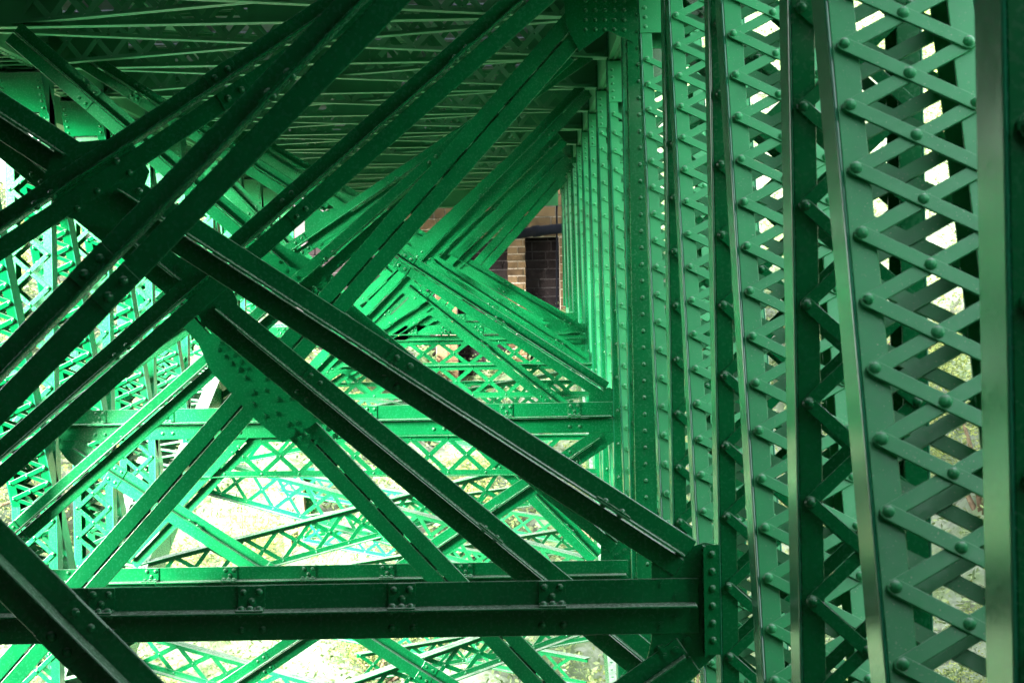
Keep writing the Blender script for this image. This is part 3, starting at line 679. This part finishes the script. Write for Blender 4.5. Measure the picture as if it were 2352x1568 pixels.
def leaf_mesh(name, pos, size, mat, up_bias=0.3):
    n = len(pos); a = np.random.normal(size=(n, 3)); a[:, 2] *= 0.6; a /= np.linalg.norm(a, axis=1)[:, None]
    c = np.random.normal(size=(n, 3)); c[:, 2] += up_bias; b = np.cross(a, c); b /= np.linalg.norm(b, axis=1)[:, None]
    s = size[:, None]; l, wd = a * s, b * s * 0.36
    v = np.stack([pos - l, pos + wd, pos + l, pos - wd], 1).reshape(-1, 3)
    me = bpy.data.meshes.new(name); me.vertices.add(4*n); me.vertices.foreach_set('co', v.astype(np.float32).ravel())
    me.loops.add(4*n); me.loops.foreach_set('vertex_index', np.arange(4*n, dtype=np.int32)); me.polygons.add(n)
    me.polygons.foreach_set('loop_start', np.arange(0, 4*n, 4, dtype=np.int32)); me.update(calc_edges=True); me.validate(); me.materials.append(mat); return me
n = 900000
px = np.random.uniform(-30, 32, n); py = np.random.uniform(28, 92, n)
px0, py0 = px, py
keep = (np.abs(px) < 0.3*py + 2) & ((np.sin(px*0.9) * np.sin(py*0.55 + px*0.2) + np.random.normal(size=n)*0.5) > -0.45); px, py = px[keep], py[keep]
cl = 0.5 + 0.5*np.sin(px*2.3 + 1.3*np.sin(py*1.7)) * np.sin(py*1.9 + 1.1*np.sin(px*2.1)); pz = ground(px, py) + np.random.uniform(0, 1, len(px))**0.6 * (0.12 + 0.75*cl) + 0.03
me = leaf_mesh('undergrowth', np.stack([px, py, pz], 1), np.random.uniform(0.04, 0.10, len(px)), M['leaf'])
o = bpy.data.objects.new('undergrowth', me); COL.objects.link(o); o['kind'] = 'stuff'; o['label'] = 'pale yellow green undergrowth covering the sunlit banks'; o['category'] = 'undergrowth'
# bushes on the banks
def bush_meshes(seed):
    np.random.seed(seed); cl = np.random.normal(size=(26, 3)) * (0.75, 0.75, 0.5) + (0, 0, 1.0)
    pos = np.concatenate([c + np.random.normal(size=(260, 3)) * 0.2 for c in cl]); me = leaf_mesh('crown', pos, np.random.uniform(0.018, 0.045, len(pos)), M['bush'])
    st = MB()
    for c in cl[:9]: st.tube([Vector((0, 0, -0.3)), Vector(c) * 0.5 + Vector((0.05, 0, 0)), Vector(c)], [0.05, 0.03, 0.01], 5)
    return me, st
BM = [bush_meshes(s) for s in (1, 2, 3)]
stem_me = []
for k, (bx, by, s) in enumerate([(9, 40, 1.5), (11, 46, 1.8), (8, 47, 1.2), (12, 52, 2.0), (10, 36, 1.2), (13, 43, 1.4), (14, 56, 2.2), (8.5, 53, 1.3), (7, 34, 1.1), (11, 31, 1.2),
                               (-13, 44, 1.6), (-11, 36, 1.3), (-15, 52, 2), (-12.5, 58, 1.8), (-10, 48, 1.2), (-6, 44, 1.2), (-3, 40, 1.0), (-1, 46, 1.1), (3, 38, 1.3), (2, 47, 1.0), (-8, 38, 1.2), (-4.5, 50, 1.0), (4.5, 44, 1.2), (0.5, 36, 0.9)]):
    bz = float(ground(np.array(bx), np.array(by))); me, st = BM[k % 3]
    e = thing('bush', f"leafy yellow green bush on the {'right bank beyond the posts' if bx > 3.5 else 'left bank beyond the posts' if bx < -8 else 'slope below the bridge'}", 'bush', Vector((bx, by, bz)), 'bushes on the ' + ('right bank' if bx > 3.5 else 'left bank' if bx < -8 else 'slope below'))
    e.scale = (s, s, s); e.rotation_euler.z = random.uniform(0, 6.28)
    c = bpy.data.objects.new('crown', me); COL.objects.link(c); c.parent = e
    if k < 3: so_ = st.build('stem', M['bark'], e); stem_me.append(so_.data)
    else: c2 = bpy.data.objects.new('stem', stem_me[k % 3]); COL.objects.link(c2); c2.parent = e
def wall(lab, x0, x1, y0, y1, z0, z1):
    o_ = Vector((x0, y0, z0)); m = MB(); m.box(o_, X, Y, Z, (0, x1-x0), (0, y1-y0), (0, z1-z0)); o = m.build('unseen_wall', M['concrete'], None, o_); tag(o, lab, 'wall')
wall('dark abutment wall closing the bridge end behind the viewer', -9, 7.0, -5.2, -4.0, -13, 4.0)
wall('dark added wall, out of view, shading the near frames from the left', -8.2, -7.2, -3.99, 12.6, -14, 3.6)  # unseen wall added to keep sun and sky off the near frames
wall('short dark added wall, out of view, blocking low sky on the right', 3.2, 4.0, -3.99, 5.6, -13, 2.3)  # unseen wall added to cut low skylight on the near braces
